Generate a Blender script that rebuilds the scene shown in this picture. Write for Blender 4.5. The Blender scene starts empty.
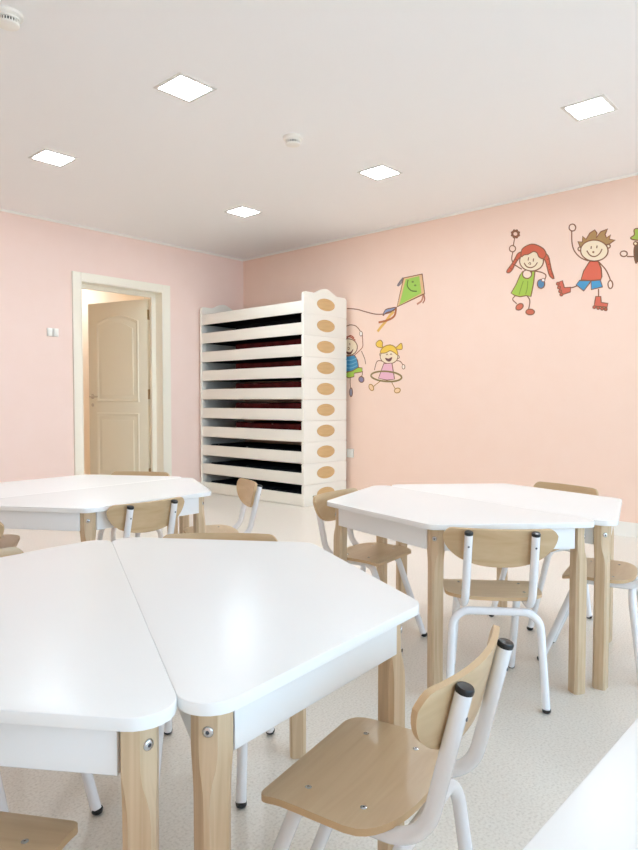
import bpy, bmesh, math
from mathutils import Vector, Matrix
C = bpy.context.scene.collection
R = math.radians
PI = math.pi

# ------------------------------------------------------------------ materials
def lin(c):
    def f(v):
        v /= 255.0
        return v/12.92 if v <= .04045 else ((v+.055)/1.055)**2.4
    return (f(c[0]), f(c[1]), f(c[2]), 1.0)

def mat(name, col, rough=.5, metal=0.0, spec=.5, emit=None, estr=0.0, coat=0.0):
    m = bpy.data.materials.new(name); m.use_nodes = True
    b = m.node_tree.nodes['Principled BSDF']
    b.inputs['Base Color'].default_value = lin(col)
    b.inputs['Roughness'].default_value = rough
    b.inputs['Metallic'].default_value = metal
    b.inputs['Specular IOR Level'].default_value = spec
    b.inputs['Coat Weight'].default_value = coat
    if emit:
        b.inputs['Emission Color'].default_value = lin(emit)
        b.inputs['Emission Strength'].default_value = estr
    return m

def ramp_mat(name, cols, rough, scale, detail=4, stretch=(1,1,1), distort=0.0, bump=0.0, kind='noise', coords='Object', fac=(.3,.7), spec=.5):
    """a principled material whose colour runs through procedural noise between the given colours"""
    m = mat(name, cols[0], rough, spec=spec); nt = m.node_tree; N = nt.nodes; K = nt.links
    b = N['Principled BSDF']
    tc = N.new('ShaderNodeTexCoord'); mp = N.new('ShaderNodeMapping')
    mp.inputs['Scale'].default_value = stretch
    K.new(tc.outputs[coords], mp.inputs['Vector'])
    if kind == 'noise':
        t = N.new('ShaderNodeTexNoise'); t.inputs['Scale'].default_value = scale
        t.inputs['Detail'].default_value = detail; t.inputs['Distortion'].default_value = distort
        out = t.outputs['Fac']
    else:
        t = N.new('ShaderNodeTexWave'); t.inputs['Scale'].default_value = scale
        t.inputs['Distortion'].default_value = distort; t.inputs['Detail'].default_value = detail
        out = t.outputs['Fac']
    K.new(mp.outputs['Vector'], t.inputs['Vector'])
    r = N.new('ShaderNodeValToRGB'); e = r.color_ramp.elements
    e[0].position = fac[0]; e[1].position = fac[1]
    e[0].color = lin(cols[0]); e[1].color = lin(cols[-1])
    for i, c in enumerate(cols[1:-1]):
        x = e.new(fac[0]+(fac[1]-fac[0])*(i+1)/(len(cols)-1)); x.color = lin(c)
    K.new(out, r.inputs['Fac']); K.new(r.outputs['Color'], b.inputs['Base Color'])
    if bump:
        bp = N.new('ShaderNodeBump'); bp.inputs['Strength'].default_value = bump; bp.inputs['Distance'].default_value = .002
        K.new(out, bp.inputs['Height']); K.new(bp.outputs['Normal'], b.inputs['Normal'])
    return m

M = {}
M['pink_far'] = ramp_mat('pale pink wall paint', [(247,221,210),(248,223,213)], .55, 6, bump=.03, spec=.35)
M['pink'] = ramp_mat('pink wall paint', [(247,217,199),(248,219,202)], .55, 6, bump=.03, spec=.35)
M['ceiling'] = mat('ceiling paint', (247,246,246), .8, spec=.2)
M['floor'] = None
M['trim'] = mat('white trim paint', (246,243,236), .35)
M['door'] = mat('cream door paint', (240,234,214), .32)
M['doorframe'] = mat('ivory door frame paint', (247,241,226), .3)
M['cream'] = mat('cream corridor paint', (250,238,216), .7, spec=.2)
M['laminate'] = mat('white table laminate', (249,249,248), .27, spec=.35)
M['apron'] = mat('white apron board', (244,244,244), .4)
M['leg_wood'] = ramp_mat('light beech leg', [(190,162,128),(216,192,160),(203,176,142),(224,203,174)], .42, 2.2, detail=3, stretch=(14,14,.9), distort=.6, fac=(.28,.74))
M['ply'] = ramp_mat('beech plywood', [(206,177,141),(215,189,154),(222,199,167)], .33, 2.6, detail=5, stretch=(1.4,14,3), distort=.8, fac=(.25,.78))
M['ply_back'] = ramp_mat('beech plywood backrest', [(194,163,123),(205,177,139),(214,188,152)], .36, 2.6, detail=5, stretch=(2,4,12), distort=.8, fac=(.25,.78))
M['ply_edge'] = mat('plywood edge', (210,178,138), .5)
M['tube'] = mat('white enamelled steel tube', (243,243,246), .22, spec=.6)
M['black_plastic'] = mat('black plastic', (26,27,30), .35)
M['chrome'] = mat('zinc screw', (205,208,212), .22, metal=1.0)
M['screw_slot'] = mat('screw recess', (110,112,118), .5, metal=.6)
M['bed'] = mat('white bed board', (246,243,234), .4)
M['oval'] = ramp_mat('beech inlay', [(206,168,116),(219,183,134)], .45, 3, stretch=(2,2,16), fac=(.3,.7))
M['dark_cloth'] = mat('black mattress fabric', (12,10,11), .95, spec=.1)  # black stands in for the shade inside the bed gaps
M['red_cloth'] = ramp_mat('dark red mattress fabric', [(58,17,17),(82,26,26)], .95, 9, fac=(.35,.65), spec=.1)
M['grey_cloth'] = ramp_mat('charcoal mattress fabric', [(34,36,42),(62,66,74)], .95, 9, fac=(.35,.65), spec=.1)
M['light_frame'] = mat('grey light frame', (226,222,217), .6)
LEDS = 58
M['led'] = mat('light panel diffuser', (255,255,250), .5, emit=(232,245,253), estr=LEDS)
M['detector'] = mat('white detector plastic', (242,238,230), .45)
M['detector_dark'] = mat('dark detector vent', (46,40,34), .6)
M['brass'] = mat('aged brass', (190,166,128), .4, metal=.5)
M['nickel'] = mat('satin nickel', (214,205,190), .35, metal=.6)
M['switch'] = mat('white switch plastic', (248,246,240), .35)
M['alu'] = mat('white window frame', (240,242,244), .35)

def floor_mat():
    m = mat('speckled vinyl floor', (222,216,208), .3, spec=.4); nt = m.node_tree; N = nt.nodes; K = nt.links
    b = N['Principled BSDF']; tc = N.new('ShaderNodeTexCoord')
    n1 = N.new('ShaderNodeTexNoise'); n1.inputs['Scale'].default_value = 150; n1.inputs['Detail'].default_value = 3
    n2 = N.new('ShaderNodeTexNoise'); n2.inputs['Scale'].default_value = 1.6; n2.inputs['Detail'].default_value = 3
    v = N.new('ShaderNodeTexVoronoi'); v.inputs['Scale'].default_value = 230
    for t in (n1, n2, v): K.new(tc.outputs['Object'], t.inputs['Vector'])
    r1 = N.new('ShaderNodeValToRGB'); e = r1.color_ramp.elements
    e[0].position = .32; e[0].color = lin((216,209,199)); e[1].position = .62; e[1].color = lin((236,230,221))
    x = e.new(.46); x.color = lin((230,223,213))
    K.new(n1.outputs['Fac'], r1.inputs['Fac'])
    r2 = N.new('ShaderNodeValToRGB'); e = r2.color_ramp.elements
    e[0].position = .10; e[0].color = (1,1,1,1); e[1].position = .22; e[1].color = (0,0,0,1)
    K.new(v.outputs['Distance'], r2.inputs['Fac'])
    mx = N.new('ShaderNodeMix'); mx.data_type = 'RGBA'
    mu = N.new('ShaderNodeMath'); mu.operation = 'MULTIPLY'; mu.inputs[1].default_value = .35
    K.new(r2.outputs['Color'], mu.inputs[0]); K.new(mu.outputs[0], mx.inputs[0])
    K.new(r1.outputs['Color'], mx.inputs[6]); mx.inputs[7].default_value = lin((242,239,234))
    K.new(mx.outputs[2], b.inputs['Base Color'])
    return m
M['floor'] = floor_mat()

def glass_mat():
    m = bpy.data.materials.new('window glass'); m.use_nodes = True; nt = m.node_tree; N = nt.nodes; N.clear()
    o = N.new('ShaderNodeOutputMaterial'); mx = N.new('ShaderNodeMixShader'); t = N.new('ShaderNodeBsdfTransparent'); g = N.new('ShaderNodeBsdfGlossy')
    g.inputs['Roughness'].default_value = .02; mx.inputs[0].default_value = .06
    nt.links.new(t.outputs[0], mx.inputs[1]); nt.links.new(g.outputs[0], mx.inputs[2]); nt.links.new(mx.outputs[0], o.inputs[0])
    return m
M['glass'] = glass_mat()

# ------------------------------------------------------------------ mesh helpers
def finish(name, bm, mats, parent=None, smooth=35, loc=None):
    bmesh.ops.recalc_face_normals(bm, faces=bm.faces)
    me = bpy.data.meshes.new(name); bm.to_mesh(me); bm.free()
    if not isinstance(mats, (list, tuple)): mats = [mats]
    for m in mats: me.materials.append(m)
    if smooth:
        for p in me.polygons: p.use_smooth = True
        me.set_sharp_from_angle(angle=R(smooth))
    o = bpy.data.objects.new(name, me); C.objects.link(o)
    if parent: o.parent = parent
    if loc: o.location = loc
    return o

def box(bm, x0, x1, y0, y1, z0, z1, bev=0.0, mi=0, mtx=None):
    vs = [bm.verts.new((x, y, z)) for z in (z0, z1) for y in (y0, y1) for x in (x0, x1)]
    fs = [bm.faces.new([vs[i] for i in q]) for q in ((0,1,3,2),(4,5,7,6),(0,1,5,4),(2,3,7,6),(0,2,6,4),(1,3,7,5))]
    for f in fs: f.material_index = mi
    if bev:
        es = list({e for f in fs for e in f.edges})
        r = bmesh.ops.bevel(bm, geom=es, offset=bev, segments=2, affect='EDGES', profile=.5)
        for f in r['faces']: f.material_index = mi
        vs = list({v for f in r['faces'] for v in f.verts} | {v for f in fs if f.is_valid for v in f.verts})
    if mtx is not None: bmesh.ops.transform(bm, matrix=mtx, verts=[v for v in vs if v.is_valid])
    return vs

def prism(bm, pts, a0, a1, axis='z', mi=0, bev=0.0):
    """extrude a closed 2D outline between a0 and a1 along an axis"""
    def P(p, a):
        return {'z': (p[0], p[1], a), 'y': (p[0], a, p[1]), 'x': (a, p[0], p[1])}[axis]
    lv = [bm.verts.new(P(p, a0)) for p in pts]; hv = [bm.verts.new(P(p, a1)) for p in pts]
    n = len(pts); caps = [bm.faces.new(lv), bm.faces.new(hv)]
    fs = caps + [bm.faces.new((lv[i], lv[(i+1) % n], hv[(i+1) % n], hv[i])) for i in range(n)]
    for f in fs: f.material_index = mi
    if bev:
        es = list({e for f in caps for e in f.edges})
        r = bmesh.ops.bevel(bm, geom=es, offset=bev, segments=2, affect='EDGES', profile=.5)
        for f in r['faces']: f.material_index = mi

def fillet(pts, r, n=8):
    """round the inner corners of an open 3D polyline"""
    pts = [Vector(p) for p in pts]; out = [pts[0]]
    rs = r if isinstance(r, (list, tuple)) else [r]*(len(pts)-2)
    for i in range(1, len(pts)-1):
        p, a, b = pts[i], (pts[i-1]-pts[i]), (pts[i+1]-pts[i])
        da, db = a.normalized(), b.normalized(); ang = da.angle(db); rad = rs[i-1]
        d = min(rad/math.tan(ang/2), a.length*.49, b.length*.49)
        s, e = p+da*d, p+db*d
        bis = (da+db).normalized(); rr = d*math.tan(ang/2); c = p+bis*(rr/math.sin(ang/2))
        u = (s-c); w = (e-c); tot = u.angle(w)
        for k in range(n+1):
            t = k/n
            out.append(c + (u*math.sin((1-t)*tot) + w*math.sin(t*tot))/math.sin(tot))
    out.append(pts[-1]); return out

def tube(bm, pts, r, seg=14, mi=0, caps=True):
    pts = [Vector(p) for p in pts]; n = len(pts); rings = []
    tang = [(pts[min(i+1, n-1)]-pts[max(i-1, 0)]).normalized() for i in range(n)]
    ref = Vector((1,0,0)) if abs(tang[0].x) < .9 else Vector((0,1,0))
    u = (ref - tang[0]*ref.dot(tang[0])).normalized()
    for i in range(n):
        u = (u - tang[i]*u.dot(tang[i])).normalized(); v = tang[i].cross(u)
        rad = r[i] if isinstance(r, (list, tuple)) else r
        rings.append([bm.verts.new(pts[i]+(u*math.cos(2*PI*k/seg)+v*math.sin(2*PI*k/seg))*rad) for k in range(seg)])
    for i in range(n-1):
        for k in range(seg):
            f = bm.faces.new((rings[i][k], rings[i][(k+1) % seg], rings[i+1][(k+1) % seg], rings[i+1][k])); f.material_index = mi
    if caps:
        for ring in (rings[0], rings[-1]):
            f = bm.faces.new(ring); f.material_index = mi

def lathe(bm, prof, seg=24, mtx=None, mi=0):
    """revolve (radius, height) pairs about z"""
    rings = []
    for rr, z in prof:
        if rr < 1e-6: rings.append([bm.verts.new((0,0,z))])
        else: rings.append([bm.verts.new((rr*math.cos(2*PI*k/seg), rr*math.sin(2*PI*k/seg), z)) for k in range(seg)])
    for a, b in zip(rings, rings[1:]):
        for k in range(seg):
            k2 = (k+1) % seg
            q = [a[k % len(a)], a[k2 % len(a)], b[k2 % len(b)], b[k % len(b)]]
            q = [v for i, v in enumerate(q) if v not in q[:i]]
            if len(q) > 2: f = bm.faces.new(q); f.material_index = mi
    vs = [v for r_ in rings for v in r_]
    if mtx is not None: bmesh.ops.transform(bm, matrix=mtx, verts=vs)
    return vs

def empty(name, loc=(0,0,0), rz=0.0):
    o = bpy.data.objects.new(name, None); o.empty_display_size = .1
    C.objects.link(o); o.location = loc; o.rotation_euler = (0, 0, rz); return o

def tag(o, label, cat, group=None):
    o['label'] = label; o['category'] = cat
    if group: o['group'] = group
    return o

def structure(name, bm, m, smooth=0, parent=None):
    o = finish(name, bm, m, parent, smooth)
    if parent is None: o['kind'] = 'structure'
    return o

def dup(root, loc, rz, label, group=None):
    r = root.copy(); C.objects.link(r); r.location = loc; r.rotation_euler = (0, 0, rz)
    r['label'] = label
    if group: r['group'] = group
    for ch in list(root.children):
        c = ch.copy(); C.objects.link(c); c.parent = r
        for g in list(ch.children):
            d = g.copy(); C.objects.link(d); d.parent = c
    return r

# ------------------------------------------------------------------ the room
WX, WY, H = 4.823, 5.539, 2.513          # mural wall, door wall, ceiling height
LX, NY = -1.6, -3.0                      # left wall and the window wall behind the camera
TH = .16
bm = bmesh.new(); box(bm, LX-TH, WX+TH, NY-TH, WY+2.2, -.12, 0); structure('floor', bm, M['floor'])
bm = bmesh.new(); box(bm, LX-TH, WX+TH, NY-TH, WY+TH, H, H+.12); structure('ceiling', bm, M['ceiling'])
bm = bmesh.new(); box(bm, WX, WX+TH, NY-TH, WY+TH, 0, H); structure('wall_right', bm, M['pink'])
bm = bmesh.new(); box(bm, LX-TH, LX, NY-TH, WY+TH, 0, H); structure('wall_left', bm, M['pink'])
DX0, DX1, DZ = 2.90, 3.757, 2.027        # door opening
bm = bmesh.new()
box(bm, LX, DX0, WY, WY+TH, 0, H); box(bm, DX1, WX, WY, WY+TH, 0, H); box(bm, DX0, DX1, WY, WY+TH, DZ, H)
structure('wall_far', bm, M['pink_far'])
# window wall behind the camera, three windows
WINS = [(-1.1, .5), (.95, 2.55), (3.0, 4.5)]; WZ0, WZ1 = .75, 2.3
bm = bmesh.new()
xs = [LX] + [v for w in WINS for v in w] + [WX]
for i in range(0, len(xs), 2): box(bm, xs[i], xs[i+1], NY-TH, NY, 0, H)
for a, b in WINS:
    box(bm, a, b, NY-TH, NY, 0, WZ0); box(bm, a, b, NY-TH, NY, WZ1, H)
structure('wall_near', bm, M['pink'])
for i, (a, b) in enumerate(WINS):
    w = empty('window_%d' % (i+1), ((a+b)/2, NY-TH/2, WZ0)); w['kind'] = 'structure'
    hw, hh = (b-a)/2, WZ1-WZ0
    bm = bmesh.new()
    for x0, x1, z0, z1 in ((-hw,-hw+.06,0,hh),(hw-.06,hw,0,hh),(-hw+.06,hw-.06,0,.06),(-hw+.06,hw-.06,hh-.06,hh),(-.04,.04,.06,hh-.06)):
        box(bm, x0, x1, -.03, .03, z0, z1)
    finish('window_frame', bm, M['alu'], w, 0)
    bm = bmesh.new(); box(bm, -hw+.05, hw-.05, -.004, .004, .05, hh-.05); finish('window_pane', bm, M['glass'], w, 0)

def strip(name, pts):
    bm = bmesh.new()
    for q in pts: box(bm, *q)
    structure(name, bm, M['trim'])
BH, BT = .1, .012
strip('baseboard_right', [(WX-BT, WX, NY, WY, 0, BH)])
strip('baseboard_far', [(LX, DX0-.08, WY-BT, WY, 0, BH), (DX1+.09, WX-BT, WY-BT, WY, 0, BH)])
strip('baseboard_left', [(LX, LX+BT, NY, WY-BT, 0, BH)])
strip('baseboard_near', [(LX+BT, WX-BT, NY, NY+BT, 0, BH)])
# thin white cove along the ceiling
CV = .016
strip('trim_1', [(WX-CV, WX, NY, WY, H-CV, H)])
strip('trim_2', [(LX, WX-CV, WY-CV, WY, H-CV, H)])

# door frame: casing, jamb lining and stop
bm = bmesh.new()
cz = 2.10; y0, y1 = WY-.016, WY
box(bm, DX0-.08, DX0, y0, y1, 0, cz, .003); box(bm, DX1, DX1+.09, y0, y1, 0, cz, .003); box(bm, DX0, DX1, y0, y1, DZ, cz, .003)
j = .008
box(bm, DX0, DX0+j, y0, WY+TH+.01, 0, DZ); box(bm, DX1-j, DX1, y0, WY+TH+.01, 0, DZ); box(bm, DX0+j, DX1-j, y0, WY+TH+.01, DZ-j, DZ)
s0, s1 = WY+.10, WY+.135
box(bm, DX0+j, DX0+.045, s0, s1, 0, DZ-j); box(bm, DX1-.055, DX1-j, s0, s1, 0, DZ-j); box(bm, DX0+.045, DX1-.055, s0, s1, DZ-.045, DZ-j)
structure('trim_3', bm, M['doorframe'], 0)

# door leaf, ajar into the corridor: origin on the hinge line, leaf runs along local +x
d = empty('door_1', (DX1-.06, WY+TH+.012, .008), R(106)); d['kind'] = 'structure'
LW, LH, LT = .80, 1.965, .04
bm = bmesh.new(); box(bm, 0, LW, -LT, 0, 0, LH, .002); leaf = finish('door_leaf', bm, M['door'], d, 30)
def arch_loop(x0, x1, z0, z1, rise, n=14):
    pts = [(x0, z0), (x1, z0), (x1, z1)]
    if rise:
        for k in range(1, n):
            t = k/n; pts.append((x1+(x0-x1)*t, z1 + rise*math.sin(PI*t)**.9))
    pts.append((x0, z1)); return pts
def moulding(bm, loop, y, w, h):
    """a raised rounded border following a closed loop, h off the leaf face at y"""
    n = len(loop); cx = sum(p[0] for p in loop)/n; cz_ = sum(p[1] for p in loop)/n
    rings = []
    for off, hh in ((0,0),(w*.25,h),(w*.6,h),(w,0),(w*1.6,-h*0.2)):
        ring = []
        for i in range(n):
            p = Vector(loop[i]); a = Vector(loop[i-1]); b = Vector(loop[(i+1) % n])
            na = Vector((-(p-a).y, (p-a).x)).normalized(); nb = Vector((-(b-p).y, (b-p).x)).normalized()
            m = (na+nb).normalized(); m /= max(.4, m.dot(na))
            q = p+m*off; ring.append(bm.verts.new((q.x, y+hh, q.y)))
        rings.append(ring)
    for a, b in zip(rings, rings[1:]):
        for i in range(n): bm.faces.new((a[i], a[(i+1) % n], b[(i+1) % n], b[i]))
for s in (1, -1):
    yy = 0.0005 if s == 1 else -LT-.0005
    for lp in (arch_loop(.11, LW-.11, .93, 1.755, .07), arch_loop(.11, LW-.11, .14, .82, 0)):
        bm = bmesh.new(); moulding(bm, lp, yy, .030, .008*s)
        cxm = (lp[0][0]+lp[1][0])/2
        inner = [(p[0]+(.075 if p[0] < cxm-.01 else (-.075 if p[0] > cxm+.01 else 0))*min(1, abs(p[0]-cxm)/.25), p[1]+(.075 if p[1] < .5*(lp[0][1]+lp[2][1]) else -.075)) for p in lp]
        prism(bm, inner, yy, yy+.006*s, 'y')
        finish('door_panel', bm, M['door'], d, 40)
hb = bmesh.new()
for s in (1, -1):
    yb = 0 if s == 1 else -LT
    lathe(hb, [(.026,0),(.026,.006),(.022,.009),(0,.009)], 20, Matrix.Translation((LW-.055,yb,.99)) @ Matrix.Rotation(R(-90*s),4,'X'))
    lathe(hb, [(.018,0),(.018,.005),(0,.006)], 20, Matrix.Translation((LW-.055,yb,.90)) @ Matrix.Rotation(R(-90*s),4,'X'))
    tube(hb, fillet([(LW-.055, yb, .99), (LW-.055, yb+.05*s, .99), (LW-.165, yb+.05*s, .985)], .012, 5), .009, 10)
finish('door_handle', hb, M['nickel'], d, 40)
for z in (.16, .96, 1.76):
    bm = bmesh.new(); tube(bm, [(-.006,-.046,z), (-.006,-.046,z+.12)], .012, 10); box(bm, -.003, 0.0, -.046, -.002, z, z+.1)
    box(bm, -.03, -.006, -.052, -.046, z, z+.1)
    finish('hinge', bm, M['brass'], d, 40)

# corridor behind the door
bm = bmesh.new()
box(bm, 1.6, 1.7, WY+TH, WY+2.2, 0, H); box(bm, 4.9, 5.0, WY+TH, WY+2.2, 0, H); box(bm, 1.6, 5.0, WY+2.1, WY+2.2, 0, H)
structure('wall_corridor', bm, M['cream'])
bm = bmesh.new(); box(bm, 1.6, 5.0, WY+TH, WY+2.2, H, H+.1); structure('ceiling_corridor', bm, M['cream'])

# ------------------------------------------------------------------ trapezoid tables
TZ, TT, TS = .565, .018, .58
HS = TS*.5*math.sqrt(3)
TRAP = [(-TS,0),(TS,0),(TS/2,HS),(-TS/2,HS)]
def rounded(poly, r, n=8):
    out = []; m = len(poly)
    for i in range(m):
        p = Vector(poly[i]); a = (Vector(poly[i-1])-p).normalized(); b = (Vector(poly[(i+1) % m])-p).normalized()
        ang = a.angle(b); dd = r/math.tan(ang/2); c = p+(a+b).normalized()*(r/math.sin(ang/2))
        s = p+a*dd-c; e = p+b*dd-c; tot = s.angle(e)
        for k in range(n+1):
            t = k/n; out.append(c+(s*math.sin((1-t)*tot)+e*math.sin(t*tot))/math.sin(tot))
    return out
def inset(loop, d_):
    n = len(loop); out = []
    for i in range(n):
        a, p, b = loop[i-1], loop[i], loop[(i+1) % n]
        t1 = (p-a).normalized() if (p-a).length > 1e-7 else (b-p).normalized()
        t2 = (b-p).normalized() if (b-p).length > 1e-7 else t1
        t = (t1+t2).normalized(); out.append(p+Vector((-t.y, t.x))*d_)
    return out
def tabletop(bm):
    lp = rounded(TRAP, .048); rings = []
    for dd, z in ((.003,TZ-TT),(.0007,TZ-TT+.0008),(0,TZ-TT+.003),(0,TZ-.0018),(.0002,TZ-.001),(.0006,TZ-.0004),(.0012,TZ-.0001),(.0022,TZ)):
        rings.append([bm.verts.new((q.x, q.y, z)) for q in inset(lp, dd)])
    n = len(lp)
    for a, b in zip(rings, rings[1:]):
        for i in range(n): bm.faces.new((a[i], a[(i+1) % n], b[(i+1) % n], b[i]))
    bm.faces.new(rings[0]); bm.faces.new(rings[-1])
LEGD = .0298
def leg_centers():
    out = []
    for i in range(4):
        p = Vector(TRAP[i]); a = (Vector(TRAP[i-1])-p).normalized(); b = (Vector(TRAP[(i+1) % 4])-p).normalized()
        bis = (a+b).normalized(); dd = .094 if i < 2 else .059
        out.append((p+bis*dd, math.atan2(-bis.y, -bis.x)))
    return out
def table_leg(bm):
    """square post set corner-outwards (+x); flat milled facet for the bolt at the top of the outer corner, side edges relieved below the apron"""
    zt = TZ-TT
    lev = [(0,.004,.004),(.004,.004,.0055),(zt-.135,.004,.0055),(zt-.115,.005,.005),(zt-.10,.0075,.004),(zt-.085,.011,.0025),(zt-.07,.0125,.001),(zt-.06,.013,.0005),(zt,.013,.0005)]
    rings = []
    for k, (z, co, cs) in enumerate(lev):
        D = LEGD-(.002 if k == 0 else 0); pts = []
        for ang, c in ((0, co), (90, cs), (180, .004), (270, cs)):
            u = Vector((math.cos(R(ang)), math.sin(R(ang)))); v = Vector((-u.y, u.x))
            pts += [u*(D-c)-v*c, u*(D-c)+v*c]
        rings.append([bm.verts.new((p.x, p.y, z)) for p in pts])
    for a, b in zip(rings, rings[1:]):
        for i in range(8): bm.faces.new((a[i], a[(i+1) % 8], b[(i+1) % 8], b[i]))
    bm.faces.new(rings[0]); bm.faces.new(rings[-1])
def bolt(bm):
    zt = TZ-TT; mt = Matrix.Translation((LEGD-.0135, 0, zt-.034)) @ Matrix.Rotation(R(90), 4, 'Y')
    lathe(bm, [(.0078,0),(.0078,.0012),(.0068,.0026),(.0045,.0034),(.0028,.0036)], 18, mt, 0)
    lathe(bm, [(.0028,.0036),(.0026,.002),(0,.002)], 6, mt, 1)
def make_table(label, group):
    t = empty('classroom_table'); tag(t, label, 'table', group)
    bm = bmesh.new(); tabletop(bm); finish('tabletop', bm, M['laminate'], t, 50)
    lc = leg_centers()
    lm = bm_ = None
    for i, (c, a) in enumerate(lc):
        if lm is None:
            bm = bmesh.new(); table_leg(bm); o = finish('leg', bm, M['leg_wood'], t, 25); lm = o.data
            bm = bmesh.new(); bolt(bm); b = finish('bolt', bm, [M['chrome'], M['screw_slot']], o, 40); bm_ = b.data
        else:
            o = bpy.data.objects.new('leg', lm); C.objects.link(o); o.parent = t
            b = bpy.data.objects.new('bolt', bm_); C.objects.link(b); b.parent = o
        o.location = (c.x, c.y, 0); o.rotation_euler = (0, 0, a)
    for i in range(4):
        a, b = lc[i][0], lc[(i+1) % 4][0]; dv = (Vector(TRAP[(i+1) % 4])-Vector(TRAP[i])).normalized()
        nrm = Vector((dv.y, -dv.x)); e0 = Vector(TRAP[i])-nrm*.0265
        s0_, s1_ = (a-e0).dot(dv)+.022, (b-e0).dot(dv)-.022
        ang = math.atan2(dv.y, dv.x)
        bm = bmesh.new(); box(bm, s0_, s1_, 0, .018, .476, TZ-TT, .0012, 0, Matrix.Translation((e0.x, e0.y, 0)) @ Matrix.Rotation(ang, 4, 'Z'))
        finish('apron', bm, M['apron'], t, 30)
    return t
GT = 'white trapezoid classroom tables'
tA = make_table('large white trapezoid table right of the seam, beside the foreground chair showing its whole seat', GT)
def place(o, x, y, deg): o.location = (x, y, 0); o.rotation_euler = (0, 0, R(deg))
u = Vector((math.cos(R(64.6)), math.sin(R(64.6)))); nv = Vector((u.y, -u.x))
place(tA, .7113+nv.x*.0001, 1.1588+nv.y*.0001, 244.6)
dup(tA, (.7113-.003*u.x-nv.x*.0001, 1.1588-.003*u.y-nv.y*.0001, 0), R(64.6), 'large white trapezoid table left of the seam in the big front pair')
dup(tA, (2.2796, 1.2656, 0), R(76.4), 'white trapezoid table with a chair backrest against its front edge, right-hand pair')
dup(tA, (2.2758, 1.2422, 0), R(256.2), 'white trapezoid table forming the right half of the pair along the mural wall')
dup(tA, (1.4257, 2.6891, 0), R(182.34), 'white trapezoid table in front of the door, near half of the pair')
dup(tA, (1.4257, 2.6899, 0), R(2.34), 'white trapezoid table in front of the door, far half of the pair')
dup(tA, (.74, .240, 0), R(180), 'white table of which only one plain edge shows, at bottom right')

# ------------------------------------------------------------------ chairs (local: facing +y, floor at z = 0)
SEAT, TR = .343, .0125
def seat_half(y):
    y0_, y1_ = -.135, .138
    if y > .118:
        t = (y-.118)/.02; return .128+.02*math.sqrt(max(0, 1-t*t))
    if y < -.020:
        t = min(1, (-.020-y)/.072); return .152*max(0, 1-t**2.3)**(1/2.3) if t < 1 else .02
    return .152-.003*(y+.02)/.14
def sheet(bm, rows, th, side_mi=1):
    """a thin plywood sheet from rows of (point, normal) pairs; edges get the edge material"""
    top = [[bm.verts.new(p) for p, n in r] for r in rows]; bot = [[bm.verts.new(p-n*th) for p, n in r] for r in rows]
    nr, nc = len(rows), len(rows[0])
    for i in range(nr-1):
        for k in range(nc-1):
            bm.faces.new((top[i][k], top[i][k+1], top[i+1][k+1], top[i+1][k])).material_index = 0
            bm.faces.new((bot[i][k], bot[i+1][k], bot[i+1][k+1], bot[i][k+1])).material_index = 0
    ring = [(0,k) for k in range(nc)]+[(i,nc-1) for i in range(1,nr)]+[(nr-1,k) for k in range(nc-2,-1,-1)]+[(i,0) for i in range(nr-2,0,-1)]
    for j_ in range(len(ring)):
        a, b = ring[j_], ring[(j_+1) % len(ring)]
        bm.faces.new((top[a[0]][a[1]], bot[a[0]][a[1]], bot[b[0]][b[1]], top[b[0]][b[1]])).material_index = side_mi
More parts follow.
